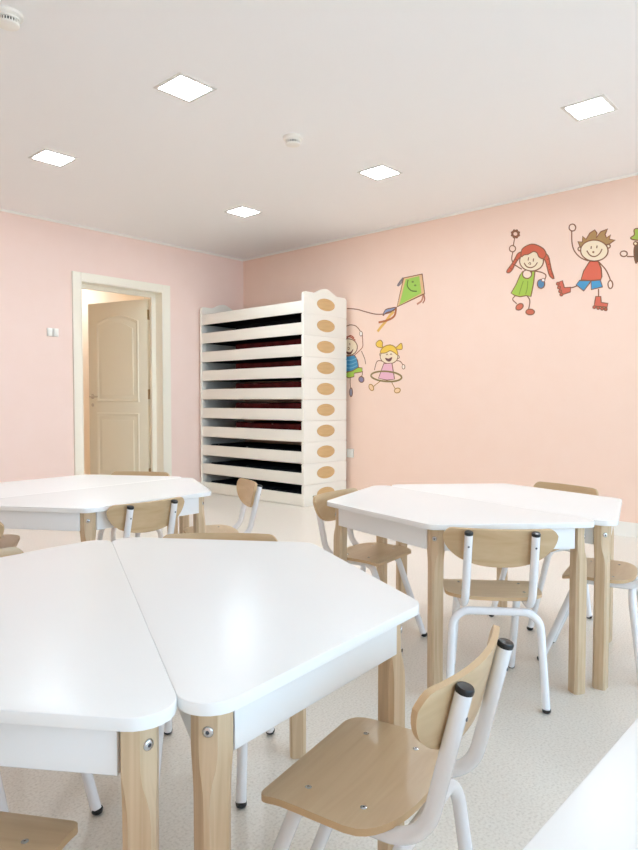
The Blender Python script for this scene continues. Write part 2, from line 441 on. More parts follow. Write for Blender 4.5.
def make_chair(label, group):
    t = empty('school_chair'); tag(t, label, 'chair', group)
    # seat
    ys = [-.092,-.0915,-.0905,-.0885,-.086,-.082,-.077,-.070,-.062,-.052,-.040,-.020,0,.03,.06,.09,.105,.118,.126,.131,.135,.1375,.138]
    rows = []
    for y in ys:
        hw = seat_half(y); row = []
        for k in range(15):
            x = hw*math.sin(PI/2*(k/7-1)); z = SEAT - .010*max(0, (y-.08)/.058)**2 - .003*(1-(x/.15)**2)*max(0, 1-(y/.12)**2)
            row.append((Vector((x, y, z)), Vector((0, 0, 1))))
        rows.append(row)
    bm = bmesh.new(); sheet(bm, rows, .011); seat = finish('seat', bm, [M['ply'], M['ply_edge']], t, 40)
    sm = None
    for x, y in ((-.098,.073),(.098,.073),(-.097,-.025),(.097,-.025)):
        if sm is None:
            bm = bmesh.new(); lathe(bm, [(.0055,-.004),(.0055,.0006),(.004,.0014),(.0018,.0016)], 14, None, 0); lathe(bm, [(.0018,.0016),(.0016,.0006),(0,.0006)], 6, None, 1)
            o = finish('screw', bm, [M['chrome'], M['screw_slot']], seat, 40); sm = o.data
        else:
            o = bpy.data.objects.new('screw', sm); C.objects.link(o); o.parent = seat
        o.location = (x, y, SEAT-.0018 if y > 0 else SEAT-.002)
    # backrest, curved round the sitter and leaning with the poles
    P0, P1 = Vector((0,-.1385,.385)), Vector((0,-.180,.558))
    up_ = (P1-P0).normalized(); fw_ = Vector((0, up_.z, -up_.y))
    zc = .5*(.463+.566); hw = .167; rows = []; NX = 29
    for rI in range(11):
        v = rI/10; row = []
        for k in range(NX):
            x = hw*math.sin(PI/2*(k/(NX-1)*2-1)); q = abs(x)/hw
            zt = .566-.006*q*q-.022*max(0, (q-.84)/.16)**2.4
            zb = .449+.089*(1-math.sqrt(max(0, 1-q**2.5)))
            z = zb+(zt-zb)*v; s = (z-P0.z)/up_.z
            p = P0+up_*s; p = Vector((x, p.y, z)) + fw_*(TR+.0065+1.05*(x*x-.01)+.0055)
            nx = Vector((-2.1*x, 1, 0)).normalized(); n_ = Vector((nx.x, nx.y*fw_.y, nx.y*fw_.z)).normalized()
            row.append((p, n_))
        rows.append(row)
    bm = bmesh.new(); sheet(bm, rows, .0105); finish('backrest', bm, [M['ply_back'], M['ply_edge']], t, 40)
    # frame: each side is one bent tube from pole top to front foot
    zr = SEAT-.0135-.011-.001
    caps, feet, dots = [], [], []
    for s in (-1, 1):
        pts = fillet([(.097*s,-.180,.558), (.100*s,-.122,zr), (.099*s,.088,zr), (.104*s,.21,.010)], [.075,.05], 10)
        bm = bmesh.new(); tube(bm, pts, TR, 16)
        sd = finish('side_tube', bm, M['tube'], t, 40)
        bm = bmesh.new(); lathe(bm, [(TR+.0006,-.004),(TR+.0008,.002),(TR-.001,.0045),(.004,.0055),(0,.0056)], 18, Matrix.Translation(pts[0]) @ up_.to_track_quat('Z','Y').to_matrix().to_4x4())
        finish('end_cap', bm, M['black_plastic'], sd, 40)
        bm = bmesh.new(); lathe(bm, [(0,0),(.008,.0005),(.0122,.004),(.0134,.009),(.0134,.0125),(.0125,.0135)], 18, Matrix.Translation((.1045*s,.2125,0)))
        finish('rubber_foot', bm, M['black_plastic'], sd, 40)
        sp = P0+up_*((.520-P0.z)/up_.z)
        bm = bmesh.new(); lathe(bm, [(.0032,0),(.003,.0012),(0,.0014)], 10, Matrix.Translation(Vector((.0976*s,sp.y,sp.z))-fw_*(TR-.0002)) @ Matrix.Rotation(R(90),4,'X'))
        finish('screw', bm, M['screw_slot'], sd, 40)
    za = zr-.021
    pts = fillet([(-.146,-.123,.010), (-.132,-.085,za), (.132,-.085,za), (.146,-.123,.010)], [.055,.055], 9)
    bm = bmesh.new(); tube(bm, pts, TR, 16); ra = finish('rear_leg_tube', bm, M['tube'], t, 40)
    for s in (-1, 1):
        bm = bmesh.new(); lathe(bm, [(0,0),(.008,.0005),(.0122,.004),(.0134,.009),(.0134,.0125),(.0125,.0135)], 18, Matrix.Translation((.1465*s,-.1245,0)))
        finish('rubber_foot', bm, M['black_plastic'], ra, 40)
    bm = bmesh.new(); tube(bm, [(-.098,.045,zr),(.098,.045,zr)], .008, 10)
    finish('crossbar', bm, M['tube'], t, 40)
    return t
GC = 'beech and white tube school chairs'
ch = make_chair('foreground light wood chair whose whole seat with four screws shows beside the front table', GC)
def seat_at(x, y, deg, label): return dup(ch, (x, y, 0), R(deg-90), label, GC)
ch.location = (.842, .637, 0); ch.rotation_euler = (0, 0, R(100.5-90))
seat_at(1.922, .996, 36.5, 'wooden chair seen from behind, pushed up to the right-hand tables')
seat_at(2.078, 1.638, 277, 'wooden chair left of the right-hand tables, rounded backrest beside the bed stack')
seat_at(2.795, 1.200, 165, 'wooden chair behind the right-hand tables, only its backrest top showing against the pink wall')
seat_at(2.43, .80, 102, 'wooden chair at the far right edge, seat showing beside the table legs')
seat_at(1.393, 2.302, 90, 'wooden chair seen from behind, pushed up to the tables before the door')
seat_at(1.92, 2.397, 152.3, 'wooden chair standing in front of the bed stack, backrest seen nearly edge on')
seat_at(1.067, 1.361, 222.3, 'wooden chair across the front table, low arc of backrest showing past its edge')
seat_at(1.81, 2.985, 212.3, 'wooden chair behind the tables before the door, thin backrest top showing below the doorway')
seat_at(.262, .938, 31.8, 'wooden chair at bottom left below the front table, front part of its seat showing')
seat_at(.597, 1.556, 281, 'wooden chair across the front left table, backrest sliver at its far edge')
seat_at(.885, 2.375, 32, 'wooden chair at the left edge, rounded backrest end showing between the two table groups')
seat_at(1.078, 2.945, 332, 'wooden chair at the left edge, seat end showing low under the tables before the door')

# ------------------------------------------------------------------ stack of ten beds
BX0, BX1, BY0, BY1, PITCH = 4.195, 4.783, 4.010, 5.505, .1925
def panel_outline(top):
    w = BX1-BX0; h = PITCH-.0015; r = .012; pts = []
    def arc(cx, cz, r_, a0, a1, n=6): return [(cx+r_*math.cos(R(a0+(a1-a0)*k/n)), cz+r_*math.sin(R(a0+(a1-a0)*k/n))) for k in range(n+1)]
    pts += [(0, 0), (w, 0)]
    if not top:
        pts += arc(w-r, h-r, r, 0, 90)+arc(r, h-r, r, 90, 180)
    else:
        r = .03; pts += arc(w-r, h-r, r, 0, 90)
        n = 28
        for k in range(n+1):
            t = k/n; x = w*.77+(w*.23-w*.77)*t
            a = abs(2*t-1); zz = .052*(.5+.5*math.cos(PI*min(1, a*1.0)))**.8
            pts.append((x, h+zz))
        pts += arc(r, h-r, r, 90, 180)
    return pts
ORD = ['topmost', 'second', 'third', 'fourth', 'fifth', 'sixth', 'seventh', 'eighth', 'ninth', 'lowest']
for k in range(10):
    top = k == 0; z = (9-k)*PITCH
    lab = {0: 'white child bed with scalloped headboards, topmost of the stack in the corner',
           9: 'white child bed at the very bottom of the corner stack, resting on the floor'}.get(k, 'white stacking child bed with oval inlay, %s from the top of the corner stack' % ORD[k])
    b = empty('stacking_bed', ((BX0+BX1)/2, (BY0+BY1)/2, z)); tag(b, lab, 'bed', 'stacked beds in the corner')
    ox, oy = -(BX1-BX0)/2, (BY1-BY0)/2
    for s in (-1, 1):
        bm = bmesh.new(); pts = [(p[0]+ox, p[1]) for p in panel_outline(top)]
        ya, yb = (-oy, -oy+.03) if s < 0 else (oy-.03, oy)
        prism(bm, pts, ya, yb, 'y', 0, .002); pn = finish('end_panel', bm, M['bed'], b, 30)
        bm = bmesh.new(); yf = -oy if s < 0 else oy
        prism(bm, [(.122*math.cos(2*PI*i/36), .098+.056*math.sin(2*PI*i/36)) for i in range(36)], yf-.0015, yf+.0015, 'y')
        finish('oval_inlay', bm, M['oval'], pn, 30)
    for s in (-1, 1):
        bm = bmesh.new(); xa, xb = (ox+.004, ox+.024) if s < 0 else (-ox-.024, -ox-.004)
        box(bm, xa, xb, -oy+.03, oy-.03, .004, .110, .002); finish('side_rail', bm, M['bed'], b, 30)
    bm = bmesh.new(); box(bm, ox+.024, -ox-.024, -oy+.03, oy-.03, .004, .014); finish('bed_base', bm, M['dark_cloth'], b, 0)  # base coloured black to carry the shade between the rails
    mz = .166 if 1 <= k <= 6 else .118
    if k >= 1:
        mm = 'dark_cloth' if k == 1 else ('red_cloth' if k <= 6 else 'grey_cloth')  # second bed's mattress added in black to keep its gap dark
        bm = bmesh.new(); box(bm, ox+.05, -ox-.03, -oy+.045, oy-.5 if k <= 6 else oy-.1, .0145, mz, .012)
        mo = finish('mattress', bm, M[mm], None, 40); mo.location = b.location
        tag(mo, ('%s mattress lying in the %s bed from the top of the corner stack' % ({'dark_cloth':'black','red_cloth':'dark red','grey_cloth':'charcoal'}[mm], ORD[k])) if k < 9 else 'charcoal mattress lying in the lowest bed of the corner stack', 'mattress', 'mattresses in the stacked beds')

# ------------------------------------------------------------------ ceiling lights, detectors, switches
LIGHTS = [(2.0, 2.73, 'square ceiling light panel, largest one at upper left'), (1.99, 4.13, 'square ceiling light panel at far left, nearest the door wall'),
          (3.60, 4.13, 'square ceiling light panel closest to the room corner above the beds'), (3.62, 2.74, 'square ceiling light panel right of the small smoke detector'),
          (3.59, 1.32, 'square ceiling light panel at upper right above the painted children')]
for x, y, lab in LIGHTS:
    t = empty('ceiling_light', (x, y, H)); tag(t, lab, 'ceiling light', 'square light panels on the ceiling')
    bm = bmesh.new(); a, b_ = .112, .092
    for q in ((-a,a,-a,-b_),(-a,a,b_,a),(-a,-b_,-b_,b_),(b_,a,-b_,b_)): box(bm, q[0], q[1], q[2], q[3], -.004, 0)
    finish('frame', bm, M['light_frame'], t, 0)
    bm = bmesh.new(); box(bm, -b_, b_, -b_, b_, -.0045, -.001); finish('diffuser', bm, M['led'], t, 0)
for x, y, s, lab in ((1.143, 2.745, 1.0, 'round white smoke detector with dark slots at the top left corner'), (2.794, 2.758, 1.0, 'round white smoke detector in the middle of the ceiling')):
    t = empty('smoke_detector', (x, y, H)); tag(t, lab, 'smoke detector', 'smoke detectors')
    fl = Matrix.Rotation(PI, 4, 'X')
    bm = bmesh.new(); lathe(bm, [(.058,0),(.058,.012),(.052,.018),(.046,.019)], 32, fl); finish('base', bm, M['detector'], t, 40)
    bm = bmesh.new(); lathe(bm, [(.046,.019),(.046,.026),(.036,.0262)], 32, fl, 0)
    lathe(bm, [(.038,.0262),(.038,.040)], 32, fl, 1)
    for k in range(24):
        a = 2*PI*k/24; box(bm, .036, .043, -.0022, .0022, -.040, -.026, 0, 0, Matrix.Rotation(a, 4, 'Z'))
    lathe(bm, [(.044,.040),(.042,.046),(.030,.050),(0,.051)], 32, fl, 0)
    finish('sensor_head', bm, [M['detector'], M['detector_dark']], t, 40)
sw = empty('light_switch', (2.640, WY, 1.545)); tag(sw, 'small white double light switch on the pink wall left of the door', 'light switch')
bm = bmesh.new()
for dx in (-.026, .026): box(bm, dx-.025, dx+.025, -.010, 0, -.036, .036, .003)
finish('plate', bm, M['switch'], sw, 30)
for dx in (-.026, .026):
    bm = bmesh.new(); box(bm, dx-.017, dx+.017, -.014, -.009, -.028, .028, .002); finish('rocker', bm, M['switch'], sw, 30)
so = empty('wall_socket', (WX, 3.99, .45)); tag(so, 'small white wall socket on the mural wall beside the beds', 'wall socket')
bm = bmesh.new(); box(bm, -.011, 0, -.042, .042, -.042, .042, .004); finish('plate', bm, M['switch'], so, 30)
bm = bmesh.new(); lathe(bm, [(.026,0),(.026,.003),(.022,.003),(.02,-.002),(0,-.002)], 24, Matrix.Translation((-.011,0,0)) @ Matrix.Rotation(R(-90),4,'Y')); finish('socket_face', bm, M['switch'], so, 30)

MURAL = [
 ('girl_with_red_braids', [
  ('L','arm',(132,84,58),[(2348,2116),(2357,2065),(2342,2024),(2305,1993),(2273,1971)],1,0,1,7,None),
  ('L','flower_stem',(132,84,58),[(2333,2221),(2340,2192),(2344,2163)],1,0,1,7,None),
  ('F','flower',(150,85,60),[(2299,2246),(2294,2232),(2307,2228),(2314,2217),(2328,2224),(2342,2222),(2349,2236),(2363,2244),(2358,2256),(2363,2270),(2350,2274),(2343,2285),(2329,2278),(2315,2280),(2308,2266),(2294,2258)],1,1,1,7,(132,84,58)),
  ('F','flower_centre',(240,205,185),[(2308,2247),(2309,2242),(2312,2237),(2316,2234),(2322,2233),(2328,2233),(2335,2235),(2340,2238),(2345,2243),(2348,2249),(2349,2254),(2348,2260),(2345,2264),(2341,2268),(2335,2269),(2329,2269),(2322,2267),(2317,2264),(2312,2259),(2309,2253)],2,1,1,7,(132,84,58)),
  ('F','hand',(246,214,196),[(2326,2137),(2327,2129),(2331,2123),(2336,2119),(2343,2116),(2351,2116),(2359,2119),(2366,2123),(2372,2129),(2375,2137),(2377,2144),(2375,2152),(2372,2158),(2366,2163),(2359,2165),(2352,2165),(2344,2162),(2337,2158),(2331,2152),(2327,2144)],2,1,1,7,(132,84,58)),
  ('F','dress',(165,198,74),[(2268,1953),(2246,1903),(2195,1910),(2191,1943),(2166,1940),(2176,1852),(2196,1752),(2234,1763),(2284,1760),(2326,1773),(2359,1796),(2317,1860),(2286,1926)],2,1,0,7,(132,84,58)),
  ('F','neckline',(246,222,205),[(2192,1922),(2194,1912),(2199,1904),(2207,1898),(2217,1894),(2228,1894),(2239,1897),(2250,1903),(2258,1911),(2263,1921),(2265,1931),(2263,1941),(2258,1950),(2250,1956),(2240,1959),(2229,1959),(2218,1956),(2208,1950),(2200,1942),(2194,1932)],3,1,1,7,(132,84,58)),
  ('L','dress_fold',(120,150,50),[(2258,1879),(2276,1829),(2293,1775)],3,0,1,5,None),
  ('L','dress_fold',(120,150,50),[(2222,1874),(2225,1824),(2238,1774)],3,0,1,5,None),
  ('F','braid',(205,92,66),[(2270,2104),(2306,2096),(2329,2061),(2356,2022),(2398,1971),(2379,1957),(2351,1977),(2328,2018),(2297,2056),(2265,2082)],3,1,1,7,(132,84,58)),
  ('F','braid',(205,92,66),[(2096,2069),(2065,2043),(2051,1995),(2038,1935),(2017,1866),(2050,1891),(2068,1948),(2082,2000),(2099,2032)],3,1,1,7,(132,84,58)),
  ('L','braid_band',(150,60,45),[(2331,2061),(2310,2045)],4,0,1,4,None),
  ('L','braid_band',(150,60,45),[(2355,2026),(2330,2009)],4,0,1,4,None),
  ('L','braid_band',(150,60,45),[(2375,1998),(2351,1979)],4,0,1,4,None),
  ('L','braid_band',(150,60,45),[(2071,2015),(2050,2020)],4,0,1,4,None),
  ('L','braid_band',(150,60,45),[(2063,1976),(2044,1982)],4,0,1,4,None),
  ('L','braid_band',(150,60,45),[(2055,1938),(2037,1942)],4,0,1,4,None),
  ('L','braid_band',(150,60,45),[(2041,1902),(2026,1907)],4,0,1,4,None),
  ('F','face',(243,226,196),[(2100,2009),(2104,1986),(2117,1967),(2138,1953),(2164,1946),(2193,1946),(2222,1954),(2249,1968),(2271,1988),(2285,2012),(2290,2036),(2285,2060),(2272,2079),(2251,2093),(2224,2100),(2195,2099),(2165,2091),(2139,2076),(2118,2056),(2105,2033)],4,1,1,7,(132,84,58)),
  ('F','hair',(205,92,66),[(2278,2066),(2274,2117),(2247,2139),(2194,2150),(2140,2130),(2096,2094),(2080,2054),(2102,2026),(2135,2045),(2150,2077),(2179,2092),(2220,2077),(2254,2077)],5,1,1,7,(132,84,58)),
  ('L','mouth',(132,84,58),[(2253,2016),(2232,1985),(2196,1972),(2165,1982),(2146,2005)],5,0,1,7,None),
  ('L','eye',(132,84,58),[(2217,2053),(2221,2030)],5,0,0,7,None),
  ('L','eye',(132,84,58),[(2177,2039),(2180,2016)],5,0,0,7,None),
  ('L','nose',(132,84,58),[(2219,2002),(2208,2013),(2199,2001),(2210,1996)],5,0,1,5,None),
  ('L','arm',(132,84,58),[(2169,1943),(2111,1924),(2080,1899),(2089,1867)],1,0,1,7,None),
  ('F','bag',(80,130,170),[(2089,1835),(2090,1825),(2094,1816),(2100,1810),(2108,1806),(2117,1805),(2125,1808),(2133,1813),(2140,1822),(2144,1832),(2145,1842),(2144,1853),(2140,1862),(2134,1868),(2126,1872),(2117,1873),(2109,1870),(2101,1864),(2095,1856),(2090,1846)],2,1,1,7,(132,84,58)),
  ('F','hand',(250,240,235),[(2087,1864),(2087,1860),(2089,1857),(2092,1854),(2096,1853),(2100,1853),(2104,1854),(2107,1856),(2110,1859),(2112,1863),(2113,1867),(2112,1871),(2111,1874),(2108,1877),(2104,1878),(2100,1878),(2096,1877),(2092,1875),(2089,1871),(2087,1868)],3,1,1,4,(132,84,58)),
  ('L','leg',(132,84,58),[(2326,1770),(2346,1746),(2311,1708)],1,0,1,7,None),
  ('L','leg',(132,84,58),[(2225,1759),(2204,1719),(2214,1655)],1,0,1,7,None),
  ('F','shoe',(210,105,80),[(2261,1697),(2258,1691),(2258,1683),(2261,1676),(2267,1669),(2274,1663),(2283,1659),(2293,1658),(2301,1659),(2309,1662),(2315,1667),(2317,1674),(2317,1681),(2314,1689),(2309,1696),(2301,1701),(2292,1705),(2283,1707),(2274,1706),(2266,1703)],2,1,1,7,(132,84,58)),
  ('F','shoe',(210,105,80),[(2167,1631),(2168,1625),(2173,1619),(2180,1615),(2190,1613),(2200,1613),(2211,1615),(2221,1619),(2228,1624),(2233,1631),(2235,1638),(2233,1644),(2228,1650),(2221,1654),(2211,1656),(2201,1656),(2190,1654),(2181,1650),(2173,1644),(2168,1638)],2,1,1,7,(132,84,58)),
 ]),
 ('boy_on_roller_skates', [
  ('F','hand',(246,222,205),[(1860,2217),(1861,2209),(1864,2203),(1869,2198),(1876,2196),(1884,2196),(1891,2199),(1898,2203),(1903,2210),(1907,2217),(1908,2225),(1907,2233),(1904,2239),(1899,2244),(1892,2246),(1884,2246),(1877,2244),(1870,2239),(1865,2232),(1861,2225)],2,1,1,7,(132,84,58)),
  ('L','arm',(132,84,58),[(1889,2197),(1885,2106),(1864,2043),(1818,1991),(1764,1961)],1,0,1,7,None),
  ('L','arm',(132,84,58),[(1691,1943),(1647,1888),(1623,1841),(1608,1800)],1,0,1,7,None),
  ('F','hand',(246,222,205),[(1593,1772),(1594,1763),(1596,1755),(1600,1750),(1604,1746),(1609,1745),(1614,1747),(1618,1752),(1622,1758),(1624,1767),(1625,1775),(1625,1784),(1622,1792),(1619,1797),(1615,1801),(1610,1802),(1605,1800),(1600,1795),(1597,1788),(1594,1780)],2,1,1,7,(132,84,58)),
  ('F','ear',(243,226,196),[(1814,2055),(1815,2051),(1817,2047),(1820,2044),(1823,2043),(1827,2043),(1831,2044),(1835,2047),(1838,2050),(1840,2055),(1840,2059),(1840,2063),(1838,2067),(1835,2069),(1832,2071),(1828,2071),(1824,2070),(1820,2067),(1817,2064),(1815,2059)],2,1,1,7,(132,84,58)),
  ('F','ear',(243,226,196),[(1614,2043),(1615,2039),(1617,2036),(1619,2033),(1623,2032),(1626,2032),(1630,2033),(1634,2035),(1637,2039),(1638,2043),(1639,2047),(1638,2051),(1637,2055),(1634,2057),(1631,2059),(1627,2059),(1623,2057),(1620,2055),(1617,2051),(1615,2047)],2,1,1,7,(132,84,58)),
  ('F','hair',(172,132,82),[(1824,2066),(1842,2114),(1810,2104),(1808,2145),(1784,2119),(1757,2159),(1723,2176),(1708,2151),(1713,2117),(1680,2156),(1634,2167),(1651,2131),(1641,2105),(1613,2122),(1622,2093),(1582,2081),(1626,2057),(1717,2059)],2,1,0,7,(132,84,58)),
  ('F','face',(243,226,196),[(1629,2014),(1633,1992),(1646,1974),(1667,1960),(1693,1954),(1723,1954),(1753,1962),(1780,1977),(1802,1997),(1816,2020),(1821,2044),(1817,2067),(1803,2086),(1782,2099),(1755,2105),(1725,2104),(1695,2095),(1669,2080),(1648,2061),(1634,2038)],3,1,1,7,(132,84,58)),
  ('L','eye',(132,84,58),[(1745,2064),(1747,2045)],4,0,0,7,None),
  ('L','eye',(132,84,58),[(1705,2062),(1707,2043)],4,0,0,7,None),
  ('F','nose',(150,110,75),[(1723,2018),(1723,2016),(1724,2014),(1726,2012),(1728,2011),(1730,2011),(1733,2012),(1735,2014),(1737,2016),(1738,2018),(1738,2020),(1738,2023),(1737,2025),(1735,2026),(1733,2027),(1731,2027),(1728,2026),(1726,2025),(1724,2023),(1723,2021)],4,0,1,7,(132,84,58)),
  ('L','mouth',(132,84,58),[(1777,2037),(1754,2001),(1720,1986),(1687,2001),(1670,2032)],4,0,1,7,None),
  ('F','shirt',(216,98,76),[(1754,1959),(1696,1950),(1674,1897),(1669,1837),(1676,1815),(1742,1817),(1816,1832),(1797,1893)],3,1,0,7,(132,84,58)),
  ('F','shorts',(66,150,200),[(1826,1829),(1747,1818),(1752,1803),(1795,1749),(1851,1800)],2,1,0,7,(132,84,58)),
  ('F','shorts',(66,150,200),[(1744,1815),(1679,1814),(1662,1763),(1741,1753)],2,1,0,7,(132,84,58)),
  ('L','leg',(132,84,58),[(1846,1792),(1871,1785),(1896,1784)],1,0,1,7,None),
  ('L','leg',(132,84,58),[(1691,1752),(1690,1722),(1690,1693)],1,0,1,7,None),
  ('F','roller_skate',(214,100,80),[(1993,1833),(1953,1843),(1937,1790),(1891,1787),(1892,1753),(1960,1737)],2,1,0,7,(132,84,58)),
  ('F','wheel',(190,90,72),[(1975,1823),(1977,1817),(1983,1814),(1990,1814),(1996,1819),(1998,1826),(1996,1832),(1990,1836),(1983,1835),(1977,1830)],3,1,1,5,(132,84,58)),
  ('F','wheel',(190,90,72),[(1966,1794),(1968,1787),(1974,1784),(1981,1785),(1987,1789),(1989,1796),(1987,1803),(1981,1806),(1974,1805),(1968,1801)],3,1,1,5,(132,84,58)),
  ('F','wheel',(190,90,72),[(1957,1765),(1959,1759),(1965,1755),(1972,1756),(1978,1761),(1980,1768),(1978,1774),(1973,1778),(1965,1777),(1960,1772)],3,1,1,5,(132,84,58)),
  ('F','wheel',(190,90,72),[(1948,1740),(1950,1733),(1955,1730),(1962,1731),(1968,1735),(1971,1742),(1968,1749),(1963,1752),(1956,1751),(1950,1747)],3,1,1,5,(132,84,58)),
  ('F','roller_skate',(214,100,80),[(1709,1700),(1674,1696),(1670,1654),(1624,1642),(1628,1616),(1720,1632),(1714,1666)],2,1,0,7,(132,84,58)),
  ('F','wheel',(190,90,72),[(1707,1624),(1709,1618),(1714,1614),(1721,1615),(1726,1619),(1728,1626),(1726,1632),(1721,1635),(1715,1635),(1709,1630)],3,1,1,5,(132,84,58)),
  ('F','wheel',(190,90,72),[(1680,1615),(1682,1609),(1687,1606),(1694,1606),(1699,1611),(1701,1617),(1699,1623),(1694,1627),(1687,1626),(1682,1622)],3,1,1,5,(132,84,58)),
  ('F','wheel',(190,90,72),[(1653,1608),(1655,1602),(1660,1598),(1667,1599),(1672,1603),(1674,1610),(1672,1616),(1667,1619),(1660,1619),(1655,1614)],3,1,1,5,(132,84,58)),
  ('F','wheel',(190,90,72),[(1628,1602),(1630,1595),(1635,1592),(1642,1593),(1647,1597),(1649,1604),(1647,1610),(1642,1613),(1636,1612),(1630,1608)],3,1,1,5,(132,84,58)),
 ]),
 ('girl_with_green_bow', [
  ('F','hand',(246,222,205),[(1500,1973),(1501,1967),(1504,1962),(1509,1959),(1515,1957),(1522,1957),(1529,1959),(1536,1963),(1541,1968),(1544,1974),(1546,1980),(1545,1985),(1541,1990),(1536,1994),(1530,1995),(1523,1995),(1516,1993),(1510,1990),(1504,1985),(1501,1979)],2,1,1,7,(132,84,58)),
  ('L','arm',(132,84,58),[(1501,1954),(1472,1949),(1428,1942),(1383,1904)],1,0,1,7,None),
  ('F','hair',(110,84,62),[(1453,1947),(1454,2004),(1436,2038),(1377,2061),(1307,2017),(1288,1890),(1313,1884),(1427,1910),(1440,1897)],1,1,1,7,(132,84,58)),
  ('F','face',(243,226,196),[(1311,1958),(1313,1937),(1321,1918),(1333,1905),(1349,1897),(1367,1896),(1385,1902),(1401,1914),(1414,1932),(1423,1953),(1426,1976),(1424,1997),(1416,2016),(1403,2030),(1387,2037),(1369,2038),(1352,2031),(1335,2019),(1323,2001),(1314,1980)],2,1,1,7,(132,84,58)),
  ('F','ear',(243,226,196),[(1434,2032),(1435,2029),(1437,2026),(1439,2023),(1443,2022),(1447,2022),(1451,2023),(1454,2026),(1457,2029),(1459,2033),(1459,2037),(1459,2040),(1457,2043),(1454,2046),(1451,2047),(1447,2047),(1443,2046),(1440,2043),(1437,2040),(1435,2036)],2,1,1,7,(132,84,58)),
  ('F','bow',(165,190,80),[(1479,2080),(1455,2095),(1456,2133),(1422,2129),(1405,2090),(1421,2055),(1465,2065)],3,1,1,7,(132,84,58)),
  ('L','mouth',(132,84,58),[(1401,1958),(1367,1925),(1336,1948)],3,0,1,7,None),
  ('L','eye',(132,84,58),[(1384,1993),(1384,1977)],3,0,0,7,None),
  ('L','eye',(132,84,58),[(1353,1988),(1353,1972)],3,0,0,7,None),
  ('F','dress',(225,150,90),[(1392,1900),(1341,1893),(1311,1755),(1416,1767)],2,1,0,7,(132,84,58)),
  ('L','leg',(132,84,58),[(1380,1763),(1384,1717),(1387,1661)],1,0,1,7,None),
  ('L','leg',(132,84,58),[(1341,1758),(1336,1711),(1331,1655)],1,0,1,7,None),
 ]),
 ('kite', [
  ('L','string',(140,90,70),[(3458,1788),(3516,1754),(3616,1744),(3707,1754),(3818,1786),(3919,1817),(4037,1836)],1,0,1,8,None),
  ('L','ribbon',(120,112,120),[(3385,2044),(3419,2015),(3448,1980)],1,0,1,16,None),
  ('L','ribbon',(120,112,120),[(3382,2039),(3404,2004),(3438,1979)],2,0,1,8,None),
  ('L','ribbon',(196,130,105),[(3174,1877),(3190,1824),(3239,1797)],1,0,1,14,None),
  ('L','ribbon',(170,105,85),[(3169,1876),(3160,1830),(3179,1800)],2,0,1,10,None),
  ('L','tail',(236,186,98),[(3487,1756),(3533,1722),(3574,1678),(3628,1630),(3670,1590)],1,0,1,22,None),
  ('L','tail',(188,108,64),[(3463,1782),(3475,1726),(3510,1698),(3574,1681),(3658,1672)],2,0,1,16,None),
  ('F','tail',(130,150,190),[(3458,1790),(3522,1789),(3581,1779),(3608,1729),(3569,1754),(3510,1763)],3,1,1,7,(132,84,58)),
  ('F','sail',(232,190,140),[(3380,2043),(3186,2052),(3160,1880),(3452,1795)],3,1,0,9,(132,84,58)),
  ('F','sail_centre',(158,205,86),[(3359,2028),(3216,2038),(3193,1888),(3424,1809)],4,0,0,7,(132,84,58)),
  ('L','smile',(90,120,50),[(3332,2019),(3340,1969),(3300,1923),(3240,1909)],5,0,1,9,None),
  ('F','eye',(110,140,60),[(3271,1995),(3272,1993),(3273,1991),(3276,1989),(3279,1989),(3283,1989),(3287,1989),(3290,1991),(3293,1993),(3295,1996),(3295,1998),(3295,2001),(3293,2003),(3290,2004),(3287,2005),(3283,2005),(3280,2004),(3276,2003),(3273,2001),(3272,1998)],5,0,1,7,(132,84,58)),
  ('F','eye',(110,140,60),[(3244,1961),(3245,1959),(3247,1957),(3249,1955),(3253,1954),(3257,1954),(3260,1955),(3264,1957),(3266,1959),(3268,1961),(3269,1964),(3268,1966),(3266,1969),(3264,1970),(3260,1971),(3257,1971),(3253,1970),(3249,1968),(3247,1966),(3245,1964)],5,0,1,7,(132,84,58)),
 ]),
 ('girl_with_hoop', [
  ('F','hair_bunch',(240,200,76),[(3604,1439),(3669,1448),(3687,1484),(3641,1509),(3612,1485),(3615,1456)],1,1,1,7,(176,128,62)),
  ('F','hair_bunch',(240,200,76),[(3471,1422),(3402,1411),(3393,1438),(3405,1467),(3446,1441)],1,1,1,7,(176,128,62)),
  ('F','ear',(243,226,196),[(3611,1376),(3612,1372),(3615,1368),(3618,1365),(3623,1363),(3628,1363),(3634,1364),(3639,1366),(3642,1369),(3645,1373),(3646,1378),(3645,1382),(3642,1386),(3639,1388),(3634,1390),(3629,1391),(3623,1390),(3618,1387),(3615,1384),(3612,1380)],1,1,1,5,(132,84,58)),
  ('F','ear',(243,226,196),[(3424,1345),(3424,1340),(3427,1337),(3430,1334),(3435,1332),(3440,1332),(3445,1333),(3450,1335),(3453,1338),(3456,1342),(3457,1346),(3456,1350),(3454,1354),(3450,1357),(3445,1358),(3440,1359),(3435,1358),(3431,1356),(3427,1353),(3425,1349)],1,1,1,5,(132,84,58)),
  ('F','face',(243,226,196),[(3440,1349),(3445,1329),(3458,1312),(3480,1299),(3507,1291),(3537,1289),(3568,1294),(3595,1304),(3618,1319),(3632,1338),(3637,1358),(3632,1377),(3618,1395),(3596,1408),(3568,1415),(3538,1417),(3507,1412),(3480,1402),(3459,1387),(3445,1368)],2,1,1,6,(132,84,58)),
  ('F','hair',(240,200,76),[(3637,1394),(3604,1441),(3527,1459),(3464,1429),(3440,1364),(3482,1389),(3527,1406),(3576,1389)],3,1,1,7,(176,128,62)),
  ('L','eye',(132,84,58),[(3571,1368),(3560,1379),(3549,1367)],3,0,1,5,None),
  ('L','eye',(132,84,58),[(3526,1369),(3515,1379),(3504,1367)],3,0,1,5,None),
